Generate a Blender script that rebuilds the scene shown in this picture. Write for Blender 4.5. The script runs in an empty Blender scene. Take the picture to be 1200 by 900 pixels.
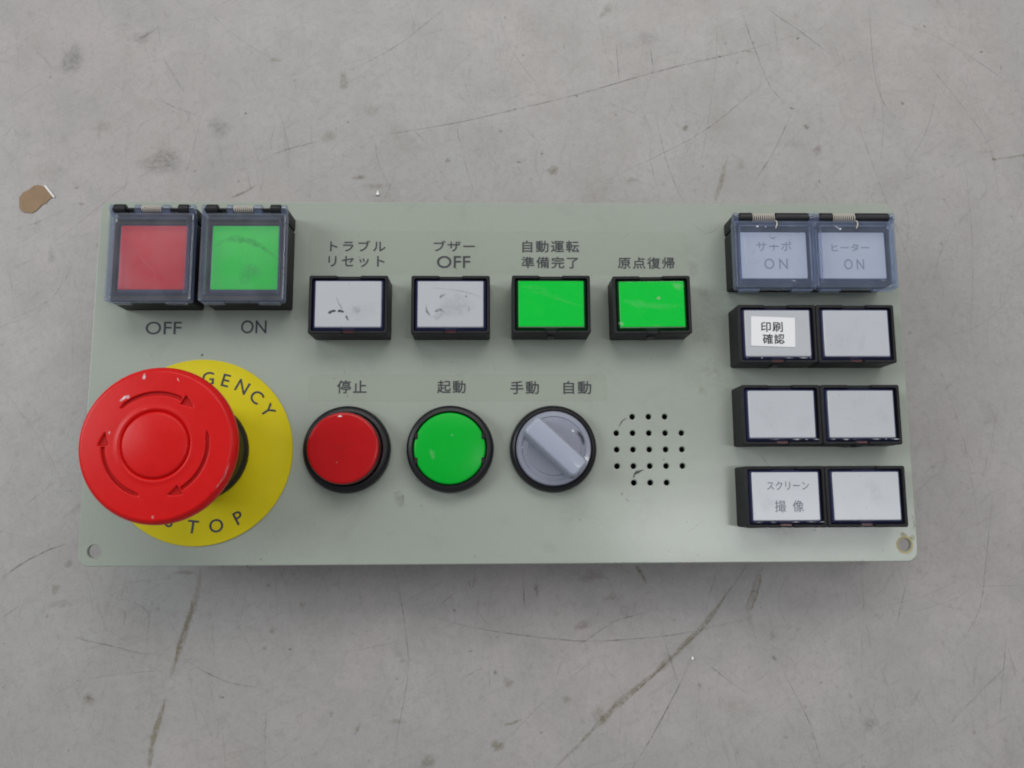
import bpy, bmesh, math, random
from mathutils import Matrix, Vector
random.seed(7)
S = 0.001          # the script works in millimetres; one Blender unit is a metre
DECK = 26.0        # height of the face plate's top above the table
scene = bpy.context.scene
col = scene.collection

# ------------------------------------------------------------------ camera
cam_data = bpy.data.cameras.new('camera')
cam = bpy.data.objects.new('camera', cam_data)
col.objects.link(cam)
CR = ((0.999754, 0.001440, -0.022131), (-0.004478, 0.990441, -0.137866), (0.021721, 0.137931, 0.990204))
cam.matrix_world = Matrix.Translation((-2.394*S, -35.208*S, (239.687+DECK)*S)) @ Matrix(CR).to_4x4()
cam_data.sensor_width = 36
cam_data.lens = 966.17/1200*36
cam_data.clip_start = 0.01
cam_data.clip_end = 50
scene.camera = cam
scene.cycles.filter_width = 1.9
scene.cycles.transparent_max_bounces = 40
scene.cycles.max_bounces = 8
scene.cycles.sample_clamp_indirect = 4

# ------------------------------------------------------------------ light: a dim workshop with fluorescent lamps overhead
world = bpy.data.worlds.new('World')
scene.world = world
world.use_nodes = True
world.node_tree.nodes['Background'].inputs[0].default_value = (0.90, 0.94, 1.0, 1)
world.node_tree.nodes['Background'].inputs[1].default_value = 0.235

def area(name, loc, target, sx, sy, watts, color=(1, 1, 1)):
    d = bpy.data.lights.new(name, 'AREA')
    d.shape = 'RECTANGLE'; d.size = sx; d.size_y = sy; d.energy = watts; d.color = color
    o = bpy.data.objects.new(name, d); col.objects.link(o)
    o.location = loc
    o.rotation_euler = (Vector(target)-Vector(loc)).to_track_quat('-Z', 'Y').to_euler()
    return o
area('lamp_far', (0.10, 1.05, 1.25), (0, 0.10, 0), 1.7, 0.7, 13.6, (1.0, 0.975, 0.94))
area('lamp_left', (-1.25, 0.32, 0.95), (0, 0, 0), 0.5, 0.9, 10.0, (0.93, 0.97, 1.0))
area('lamp_right', (1.35, 0.30, 1.0), (0, 0, 0), 0.5, 0.9, 2.6, (1.0, 0.96, 0.97))
area('lamp_tube', (0.64, -0.12, 1.75), (0.15, -0.12, 0), 0.07, 0.70, 3.4, (0.97, 0.98, 1.0))

scene.view_settings.view_transform = 'Standard'
scene.view_settings.look = 'None'
scene.view_settings.exposure = -0.04
scene.view_settings.gamma = 1
scene.view_settings.use_curve_mapping = False

# ------------------------------------------------------------------ materials
def nt(name):
    m = bpy.data.materials.new(name); m.use_nodes = True
    t = m.node_tree; return m, t, t.nodes, t.links, t.nodes['Principled BSDF']

def noise(n, scale, detail=4, rough=.55, vec=None, l=None, dist=0):
    x = n.new('ShaderNodeTexNoise'); x.inputs['Scale'].default_value = scale
    x.inputs['Detail'].default_value = detail; x.inputs['Roughness'].default_value = rough
    x.inputs['Distortion'].default_value = dist
    if vec is not None: l.new(vec, x.inputs['Vector'])
    return x

def ramp(n, l, src, a, b, ca=(0, 0, 0, 1), cb=(1, 1, 1, 1)):
    r = n.new('ShaderNodeValToRGB'); r.color_ramp.elements[0].position = a; r.color_ramp.elements[1].position = b
    r.color_ramp.elements[0].color = ca; r.color_ramp.elements[1].color = cb
    l.new(src, r.inputs[0]); return r

def mixc(n, l, fac, a, b, mode='MIX'):
    m = n.new('ShaderNodeMix'); m.data_type = 'RGBA'; m.blend_type = mode
    for sock, v in ((m.inputs[0], fac), (m.inputs[6], a), (m.inputs[7], b)):
        if hasattr(v, 'is_linked'): l.new(v, sock)
        elif isinstance(v, (int, float)): sock.default_value = v
        else: sock.default_value = (*v, 1) if len(v) == 3 else v
    return m.outputs[2]

def plastic(name, c, rough=.4, var=.12, bump=.02, bscale=900, coat=0, spec=.5, dust=0.0, dustc=(.45, .44, .42), vary=0.0):
    m, t, n, l, p = nt(name)
    tc = n.new('ShaderNodeTexCoord')
    a = noise(n, 160, 5, .6, tc.outputs['Object'], l)
    dark = tuple(v*(1-var) for v in c); lite = tuple(min(1, v*(1+var)) for v in c)
    base = mixc(n, l, a.outputs['Fac'], dark, lite)
    if dust:
        d = noise(n, 420, 6, .7, tc.outputs['Object'], l, .6)
        dr = ramp(n, l, d.outputs['Fac'], .52, .78, (0, 0, 0, 1), (dust, dust, dust, 1))
        base = mixc(n, l, dr.outputs[0], base, dustc)
    if vary:
        oi = n.new('ShaderNodeObjectInfo'); vr = n.new('ShaderNodeMath'); vr.operation = 'MULTIPLY'; vr.inputs[1].default_value = vary; l.new(oi.outputs['Random'], vr.inputs[0])
        base = mixc(n, l, vr.outputs[0], base, (.44, .45, .44))
    l.new(base, p.inputs['Base Color'])
    rr = n.new('ShaderNodeMapRange'); rr.inputs[3].default_value = rough*.8; rr.inputs[4].default_value = min(1, rough*1.25)
    l.new(a.outputs['Fac'], rr.inputs[0]); l.new(rr.outputs[0], p.inputs['Roughness'])
    p.inputs['Specular IOR Level'].default_value = spec
    p.inputs['Coat Weight'].default_value = coat; p.inputs['Coat Roughness'].default_value = .08
    b = noise(n, bscale, 3, .5, tc.outputs['Object'], l)
    bp = n.new('ShaderNodeBump'); bp.inputs['Strength'].default_value = bump*10; bp.inputs['Distance'].default_value = .0001
    l.new(b.outputs['Fac'], bp.inputs['Height']); l.new(bp.outputs[0], p.inputs['Normal'])
    return m

def table_material():
    m, t, n, l, p = nt('scuffed_grey_table_paint')
    tc = n.new('ShaderNodeTexCoord'); v = tc.outputs['Object']
    big = noise(n, 7, 4, .6, v, l); mid = noise(n, 45, 5, .65, v, l); fine = noise(n, 420, 6, .7, v, l); grain = noise(n, 1500, 3, .6, v, l)
    base = mixc(n, l, ramp(n, l, big.outputs['Fac'], .40, .60).outputs[0], (.388, .388, .376), (.430, .396, .386))
    base = mixc(n, l, ramp(n, l, mid.outputs['Fac'], .36, .66).outputs[0], base, (.366, .348, .336))
    m3 = noise(n, 150, 6, .75, v, l, .7)
    base = mixc(n, l, ramp(n, l, m3.outputs['Fac'], .50, .74, (0, 0, 0, 1), (.42, .42, .42, 1)).outputs[0], base, (.32, .31, .29))
    base = mixc(n, l, ramp(n, l, m3.outputs['Fac'], .26, .44, (.3, .3, .3, 1), (0, 0, 0, 1)).outputs[0], base, (.50, .49, .48))
    base = mixc(n, l, ramp(n, l, fine.outputs['Fac'], .50, .74, (0, 0, 0, 1), (.48, .48, .48, 1)).outputs[0], base, (.28, .265, .25))
    base = mixc(n, l, ramp(n, l, grain.outputs['Fac'], .25, .75).outputs[0], mixc(n, l, 1.0, base, (.87, .87, .87), 'MULTIPLY'), base)
    # hair-thin scratches: contour lines of stretched noise, broken up by a second noise
    for k, (ang, st, sc, width, amt) in enumerate(((-25, 9, 16, .005, .30), (75, 8, 13, .0045, .34), (98, 11, 26, .0055, .30), (140, 8, 14, .0045, .28), (118, 5, 30, .0055, .26), (62, 6, 34, .006, .22))):
        m0 = n.new('ShaderNodeMapping'); mp = n.new('ShaderNodeMapping'); m0.inputs['Rotation'].default_value = (0, 0, math.radians(ang)); m0.inputs['Scale'].default_value = (1, 1, 1); mp.inputs['Scale'].default_value = (1, st, 1); l.new(m0.outputs[0], mp.inputs['Vector'])
        mp.inputs['Location'].default_value = (k*3.1, k*1.7, 0); l.new(v, m0.inputs['Vector'])
        s = noise(n, sc, 2, .5, mp.outputs[0], l)
        sub = n.new('ShaderNodeMath'); sub.operation = 'SUBTRACT'; sub.inputs[1].default_value = .5; l.new(s.outputs['Fac'], sub.inputs[0])
        ab = n.new('ShaderNodeMath'); ab.operation = 'ABSOLUTE'; l.new(sub.outputs[0], ab.inputs[0])
        line = ramp(n, l, ab.outputs[0], 0, width, (1, 1, 1, 1), (0, 0, 0, 1))
        br = noise(n, 55, 3, .6, mp.outputs[0], l); brr = ramp(n, l, br.outputs['Fac'], .44, .60, (0, 0, 0, 1), (amt, amt, amt, 1))
        mul = n.new('ShaderNodeMath'); mul.operation = 'MULTIPLY'; l.new(line.outputs[0], mul.inputs[0]); l.new(brr.outputs[0], mul.inputs[1])
        base = mixc(n, l, mul.outputs[0], base, (.19, .175, .16))
    # speckles of dirt
    vo = n.new('ShaderNodeTexVoronoi'); vo.inputs['Scale'].default_value = 130; l.new(v, vo.inputs['Vector'])
    sp = ramp(n, l, vo.outputs['Distance'], .05, .11, (1, 1, 1, 1), (0, 0, 0, 1))
    sm = noise(n, 38, 2, .5, v, l); smr = ramp(n, l, sm.outputs['Fac'], .55, .62, (0, 0, 0, 1), (.42, .42, .42, 1))
    mm = n.new('ShaderNodeMath'); mm.operation = 'MULTIPLY'; l.new(sp.outputs[0], mm.inputs[0]); l.new(smr.outputs[0], mm.inputs[1])
    base = mixc(n, l, mm.outputs[0], base, (.19, .16, .12))
    l.new(base, p.inputs['Base Color'])
    rr = n.new('ShaderNodeMapRange'); rr.inputs[3].default_value = .30; rr.inputs[4].default_value = .52
    l.new(mid.outputs['Fac'], rr.inputs[0]); l.new(rr.outputs[0], p.inputs['Roughness'])
    bp = n.new('ShaderNodeBump'); bp.inputs['Strength'].default_value = .5; bp.inputs['Distance'].default_value = .00012
    l.new(fine.outputs['Fac'], bp.inputs['Height']); l.new(bp.outputs[0], p.inputs['Normal'])
    return m

def mark_material():
    # opacity and colour come from the mark itself, its edge is broken by noise
    m, t, n, l, p = nt('scratch_and_stain')
    a = n.new('ShaderNodeAttribute'); a.attribute_name = 'cover'
    c = n.new('ShaderNodeAttribute'); c.attribute_name = 'tint'
    tc = n.new('ShaderNodeTexCoord'); nz = noise(n, 650, 5, .7, tc.outputs['Object'], l)
    r = n.new('ShaderNodeMapRange'); r.inputs[1].default_value = .32; r.inputs[2].default_value = .66; r.inputs[3].default_value = .10; r.inputs[4].default_value = 1.35
    l.new(nz.outputs['Fac'], r.inputs[0])
    mu = n.new('ShaderNodeMath'); mu.operation = 'MULTIPLY'; mu.use_clamp = True; l.new(a.outputs['Fac'], mu.inputs[0]); l.new(r.outputs[0], mu.inputs[1])
    l.new(mu.outputs[0], p.inputs['Alpha']); l.new(c.outputs['Color'], p.inputs['Base Color']); p.inputs['Roughness'].default_value = .5
    return m

def plate_material():
    m, t, n, l, p = nt('pale_grey_green_paint')
    tc = n.new('ShaderNodeTexCoord'); v = tc.outputs['Object']
    a = noise(n, 18, 4, .55, v, l); f = noise(n, 900, 2, .5, v, l); o = noise(n, 230, 3, .5, v, l); d = noise(n, 60, 6, .7, v, l, .8)
    base = mixc(n, l, a.outputs['Fac'], (.338, .380, .322), (.366, .402, .348))
    base = mixc(n, l, ramp(n, l, d.outputs['Fac'], .56, .78, (0, 0, 0, 1), (.35, .35, .35, 1)).outputs[0], base, (.26, .29, .245))
    base = mixc(n, l, f.outputs['Fac'], mixc(n, l, 1.0, base, (.95, .95, .95), 'MULTIPLY'), base)
    l.new(base, p.inputs['Base Color'])
    rr = n.new('ShaderNodeMapRange'); rr.inputs[3].default_value = .15; rr.inputs[4].default_value = .26
    l.new(a.outputs['Fac'], rr.inputs[0]); l.new(rr.outputs[0], p.inputs['Roughness'])
    bp = n.new('ShaderNodeBump'); bp.inputs['Strength'].default_value = .22; bp.inputs['Distance'].default_value = .0001
    l.new(o.outputs['Fac'], bp.inputs['Height']); l.new(bp.outputs[0], p.inputs['Normal'])
    return m

def clear_material(name, tint, haze, hazec, gloss=.05, mirror=1.0):
    # thin moulded clear plastic: passes tinted light, scatters a little, mirrors at grazing angles
    m, t, n, l, p = nt(name); n.remove(p); out = n['Material Output']
    tr = n.new('ShaderNodeBsdfTransparent'); tr.inputs[0].default_value = (*tint, 1)
    df = n.new('ShaderNodeBsdfDiffuse'); df.inputs[0].default_value = (*hazec, 1)
    gl = n.new('ShaderNodeBsdfGlossy'); gl.inputs['Roughness'].default_value = gloss
    fr = n.new('ShaderNodeFresnel'); fr.inputs[0].default_value = 1.5
    tc = n.new('ShaderNodeTexCoord'); nz = noise(n, 120, 5, .6, tc.outputs['Object'], l, .5)
    r = n.new('ShaderNodeMapRange'); r.inputs[1].default_value = .3; r.inputs[2].default_value = .7; r.inputs[3].default_value = haze*.7; r.inputs[4].default_value = haze*1.3
    l.new(nz.outputs['Fac'], r.inputs[0])
    m1 = n.new('ShaderNodeMixShader'); l.new(r.outputs[0], m1.inputs[0]); l.new(tr.outputs[0], m1.inputs[1]); l.new(df.outputs[0], m1.inputs[2])
    ge = n.new('ShaderNodeNewGeometry'); 
    inv = n.new('ShaderNodeMath'); inv.operation = 'SUBTRACT'; inv.inputs[0].default_value = 1; l.new(ge.outputs['Backfacing'], inv.inputs[1])
    sc_ = n.new('ShaderNodeMath'); sc_.operation = 'MULTIPLY'; sc_.inputs[1].default_value = mirror; l.new(inv.outputs[0], sc_.inputs[0])
    ml = n.new('ShaderNodeMath'); ml.operation = 'MULTIPLY'; l.new(fr.outputs[0], ml.inputs[0]); l.new(sc_.outputs[0], ml.inputs[1])
    m2 = n.new('ShaderNodeMixShader'); l.new(ml.outputs[0], m2.inputs[0]); l.new(m1.outputs[0], m2.inputs[1]); l.new(gl.outputs[0], m2.inputs[2])
    l.new(m2.outputs[0], out.inputs[0]); return m

M = dict(
    table=table_material(), mark=mark_material(), plate=plate_material(),
    black=plastic('black_plastic', (.016, .016, .018), .5, .2, .03, 1500, spec=.22, dust=.03),
    soot=plastic('soft_black_plastic', (.011, .011, .013), .38, .2, .02, 1200, spec=.35),
    ink=plastic('black_printing', (.035, .038, .045), .5, .2, .0),
    pencil=plastic('faded_grey_printing', (.17, .18, .22), .6, .25, .0),
    faint=plastic('worn_grey_printing', (.25, .265, .31), .6, .25, .0),
    navy=plastic('blue_tinted_lens_edge', (.032, .038, .095), .22, .3, .02, 600, coat=.4),
    deepgreen=plastic('dark_green_lens_edge', (.004, .055, .012), .22, .3, .02, 600, coat=.4),
    white=plastic('milky_white_lens', (.53, .55, .605), .24, .05, .02, 160, dust=.12, dustc=(.42, .42, .45), vary=.6),
    green=plastic('bright_green_lens', (.0, .56, .045), .28, .06, .01, 300, spec=.22, dust=.05, dustc=(.2, .7, .25)),
    greencap=plastic('green_cap', (.0, .42, .03), .30, .06, .01, 300, spec=.22, dust=.04, dustc=(.2, .6, .25)),
    redlens=plastic('red_lens', (.52, .012, .022), .30, .08, .01, 300, spec=.3),
    redcap=plastic('deep_red_cap', (.46, .005, .007), .25, .10, .01, 300, spec=.3),
    redmush=plastic('red_plastic', (.62, .006, .006), .34, .08, .015, 700, spec=.25, dust=.02, dustc=(.6, .2, .18)),
    redgroove=plastic('shaded_red_groove', (.43, .006, .006), .45, .15, .015, 700, spec=.15),
    yellow=plastic('yellow_plastic', (.62, .52, .006), .38, .06, .01, 500, spec=.25),
    steel=plastic('spring_steel', (.62, .57, .50), .3, .1, .0),
    greyknob=plastic('translucent_grey_plastic', (.27, .285, .35), .25, .08, .02, 400, coat=.3, dust=.12, dustc=(.5, .5, .55)),
    greybar=plastic('pale_grey_plastic', (.345, .375, .46), .34, .06, .02, 400, coat=.15, dust=.1, dustc=(.55, .57, .62)),
    paper=plastic('white_sticker', (.82, .82, .83), .5, .02, .0),
    tan=plastic('brown_adhesive_chip', (.25, .155, .075), .5, .3, .06, 700),
    chip=plastic('white_chip', (.75, .75, .74), .4, .05, .0),
    brass=plastic('yellowed_rim', (.42, .36, .17), .5, .2, .02),
    darkred=plastic('dark_red_tab', (.05, .008, .010), .3, .2, .0),
    block=plastic('dark_grey_contact_block', (.05, .05, .052), .5, .2, .03),
    clear=clear_material('clear_cover_plastic', (.965, .972, .985), .13, (.44, .46, .52)),
    clearblue=clear_material('blue_tinted_cover_plastic', (.925, .950, 1.0), .15, (.44, .53, .74)),
    clearedge=clear_material('clear_cover_edge', (.80, .84, .93), .16, (.34, .39, .52)),
    film=clear_material('clear_label_film', (.995, .995, .99), .012, (.42, .44, .40), .3, .35),
)

# ------------------------------------------------------------------ mesh helpers
def mesh_object(name, bm, mat, parent=None, loc=(0, 0, 0), rz=0, smooth=None, label=None):
    bmesh.ops.recalc_face_normals(bm, faces=bm.faces)
    bmesh.ops.scale(bm, vec=(S, S, S), verts=bm.verts)
    me = bpy.data.meshes.new(name); bm.to_mesh(me); bm.free()
    me.materials.append(M[mat])
    o = bpy.data.objects.new(name, me); col.objects.link(o)
    if smooth is not None:
        me.polygons.foreach_set('use_smooth', [True]*len(me.polygons))
        me.set_sharp_from_angle(angle=math.radians(smooth))
    o.parent = parent
    o.location = Vector(loc)*S; o.rotation_euler = (0, 0, rz)
    if label: o['label'] = label
    return o

def rrect(w, h, r=0, seg=3, cx=0, cy=0, notch=0):
    """rounded rectangle, counter-clockwise from the right edge; notch adds points on the top and bottom edges"""
    pts = []
    hw, hh = w/2, h/2
    for k, (sx, sy) in enumerate(((1, 1), (-1, 1), (-1, -1), (1, -1))):
        ccx, ccy = cx+sx*(hw-r), cy+sy*(hh-r)
        for i in range(seg+1):
            a = math.pi/2*(k+i/seg)
            pts.append((ccx+r*math.cos(a), ccy+r*math.sin(a)))
        if notch and k == 0:
            for q in (notch+.5, notch, -notch, -notch-.5): pts.append((cx+q, cy+hh))
        if notch and k == 2:
            for q in (-notch*.55-.2, -notch*.55, notch*.55, notch*.55+.2): pts.append((cx+q, cy-hh))
    return pts

def circ(r, n=64, cx=0, cy=0):
    return [(cx+r*math.cos(2*math.pi*i/n), cy+r*math.sin(2*math.pi*i/n)) for i in range(n)]

def loft(bm, loops, cap0=True, cap1=True, closed=False):
    """loops: list of (points, z) where z is a number or one number per point"""
    rings = []
    for pts, z in loops:
        rings.append([bm.verts.new((x, y, z[i] if isinstance(z, (list, tuple)) else z)) for i, (x, y) in enumerate(pts)])
    n = len(rings[0])
    pairs = list(zip(rings, rings[1:])) + ([(rings[-1], rings[0])] if closed else [])
    for a, b in pairs:
        for i in range(n):
            j = (i+1) % n
            bm.faces.new((a[i], a[j], b[j], b[i]))
    if not closed and cap0: bm.faces.new(rings[0][::-1])
    if not closed and cap1: bm.faces.new(rings[-1])
    return bm

def box(bm, x0, x1, y0, y1, z0, z1, r=.15, c=.12):
    cx, cy, w, h = (x0+x1)/2, (y0+y1)/2, x1-x0, y1-y0
    loft(bm, [(rrect(w, h, r, 2, cx, cy), z0), (rrect(w, h, r, 2, cx, cy), z1-c), (rrect(w-2*c, h-2*c, max(r-c, .02), 2, cx, cy), z1)])
    return bm

def rod(bm, p0, p1, r, n=16, cap=.0):
    p0, p1 = Vector(p0), Vector(p1); d = (p1-p0).normalized()
    u = d.orthogonal().normalized(); w = d.cross(u)
    L = (p1-p0).length
    prof = [(0, r-cap), (cap, r), (L-cap, r), (L, r-cap)] if cap else [(0, r), (L, r)]
    rings = [[bm.verts.new(p0+d*t+(u*math.cos(2*math.pi*i/n)+w*math.sin(2*math.pi*i/n))*q) for i in range(n)] for t, q in prof]
    for a, b in zip(rings, rings[1:]):
        for i in range(n): bm.faces.new((a[i], a[(i+1) % n], b[(i+1) % n], b[i]))
    bm.faces.new(rings[0][::-1]); bm.faces.new(rings[-1])
    return bm

def tube(bm, pts, r, n=6):
    pts = [Vector(p) for p in pts]; prev = None
    for i, p in enumerate(pts):
        d = (pts[min(i+1, len(pts)-1)]-pts[max(i-1, 0)]).normalized()
        u = d.orthogonal().normalized() if prev is None else (prev[0]-d*prev[0].dot(d)).normalized()
        w = d.cross(u)
        ring = [bm.verts.new(p+(u*math.cos(2*math.pi*k/n)+w*math.sin(2*math.pi*k/n))*r) for k in range(n)]
        if prev:
            for k in range(n): bm.faces.new((prev[1][k], prev[1][(k+1) % n], ring[(k+1) % n], ring[k]))
        else: bm.faces.new(ring[::-1])
        prev = (u, ring)
    bm.faces.new(prev[1]); return bm

def lettering(name, text, rect, z, mat, parent, space=1.15, bold=0.0, rz=0, fit=True, height=None, label=None):
    """a line of print; rect = (x0, x1, y0, y1) in the parent's millimetres"""
    cu = bpy.data.curves.new(name, 'FONT'); cu.body = text; cu.size = 1; cu.space_character = space; pass
    cu.resolution_u = 4
    tmp = bpy.data.objects.new('tmp', cu); col.objects.link(tmp)
    dg = bpy.context.evaluated_depsgraph_get(); dg.update()
    me = bpy.data.meshes.new_from_object(tmp.evaluated_get(dg))
    bpy.data.objects.remove(tmp); bpy.data.curves.remove(cu)
    xs = [v.co.x for v in me.vertices]; ys = [v.co.y for v in me.vertices]
    x0, x1, y0, y1 = rect
    cx, cy = (x0+x1)/2, (y0+y1)/2
    mx, my = (min(xs)+max(xs))/2, (min(ys)+max(ys))/2
    if fit: sx, sy = (x1-x0)/(max(xs)-min(xs)), (y1-y0)/(max(ys)-min(ys))
    else: sx = sy = height; my = .365
    for v in me.vertices:
        v.co = Vector(((v.co.x-mx)*sx*S, (v.co.y-my)*sy*S, 0))
    if bold:
        vs = [tuple(v.co) for v in me.vertices]; fs = [tuple(f.vertices) for f in me.polygons]; V2, F2 = [], []
        for q, (ox, oy) in enumerate(((0, 0), (bold, 0), (-bold, 0), (0, bold), (0, -bold))):
            F2 += [tuple(i+len(V2) for i in f) for f in fs]; V2 += [(a+ox*S, b_+oy*S, c+q*2e-6) for a, b_, c in vs]
        me = bpy.data.meshes.new(name); me.from_pydata(V2, [], F2)
    me.materials.clear(); me.materials.append(M[mat]); me.name = name
    o = bpy.data.objects.new(name, me); col.objects.link(o); o.parent = parent
    o.location = (cx*S, cy*S, z*S); o.rotation_euler = (0, 0, rz)
    if label: o['label'] = label
    return o

def add_marks(name, marks, parent, z, mat='mark', zfun=None, base=(0, 0), step=.0006, BLOB=1, LINE=1):
    """scratches (tapering ribbons) and stains (ragged blobs) lying on a surface, one mesh"""
    V, F, A, C = [], [], [], []
    rnd = random.Random(3)
    h = lambda x, y, k: (zfun(x, y) if zfun else z)+k*step
    for k, (kind, tint, w, alpha, data) in enumerate(marks):
        if kind == 'l':
            pts = [Vector((x, y)) for x, y in data]
            dense = []
            for i in range(len(pts)-1):
                p0 = pts[max(i-1, 0)]; p1 = pts[i]; p2 = pts[i+1]; p3 = pts[min(i+2, len(pts)-1)]
                nn = max(2, int((p2-p1).length/2.2))
                for s in range(nn):
                    t = s/nn
                    dense.append(.5*((2*p1)+(p2-p0)*t+(2*p0-5*p1+4*p2-p3)*t*t+(3*p1-p0-3*p2+p3)*t**3))
            dense.append(pts[-1])
            n = len(dense); st = len(V)
            for i, q in enumerate(dense):
                d = (dense[min(i+1, n-1)]-dense[max(i-1, 0)]); d.normalize(); nv = Vector((-d.y, d.x))
                tp = min(1, .25+3*min(i, n-1-i)/n)
                ww = w*.5*tp*rnd.uniform(.55, 1.35)
                q = q+nv*rnd.uniform(-.06, .06)*(1 if w < .5 else 2)
                al = LINE*alpha*tp*rnd.uniform(.45, 1.25)
                for s, m in ((-1.5, 0), (-.4, 1), (.4, 1), (1.5, 0)):
                    c = q+nv*ww*s; V.append((c.x, c.y, h(c.x, c.y, k))); A.append(al*m); C.append(tint)
            for i in range(n-1):
                a = st+i*4
                for s in range(3): F.append((a+s, a+s+1, a+s+5, a+s+4))
        else:
            x, y, ry, ang = data; n = 22; st = len(V); rx = w
            ph = [rnd.uniform(0, 6.28) for _ in range(4)]
            V.append((x, y, h(x, y, k))); A.append(alpha*BLOB); C.append(tint)
            for ring, (q, al) in enumerate(((.4, .92), (.75, .55), (1.15, 0))):
                for i in range(n):
                    a = 2*math.pi*i/n
                    rr = q*(1+.16*math.sin(2*a+ph[0])+.12*math.sin(3*a+ph[1])+.09*math.sin(5*a+ph[2])+.06*math.sin(8*a+ph[3]))
                    ex, ey = rx*rr*math.cos(a), ry*rr*math.sin(a)
                    px, py = x+ex*math.cos(ang)-ey*math.sin(ang), y+ex*math.sin(ang)+ey*math.cos(ang)
                    V.append((px, py, h(px, py, k))); A.append(alpha*al*BLOB); C.append(tint)
            for i in range(n): F.append((st, st+1+i, st+1+(i+1) % n))
            for ring in range(2):
                for i in range(n):
                    a, b = st+1+ring*n+i, st+1+ring*n+(i+1) % n
                    F.append((a, a+n, b+n, b))
    me = bpy.data.meshes.new(name)
    me.from_pydata([((x-base[0])*S, (y-base[1])*S, zz*S) for x, y, zz in V], [], F)
    at = me.attributes.new('cover', 'FLOAT', 'POINT'); at.data.foreach_set('value', A)
    ct = me.attributes.new('tint', 'FLOAT_COLOR', 'POINT'); ct.data.foreach_set('color', [q for c in C for q in (*c, 1)])
    me.materials.append(M[mat])
    o = bpy.data.objects.new(name, me); col.objects.link(o); o.parent = parent
    o['kind'] = 'stuff'
    return o

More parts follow.
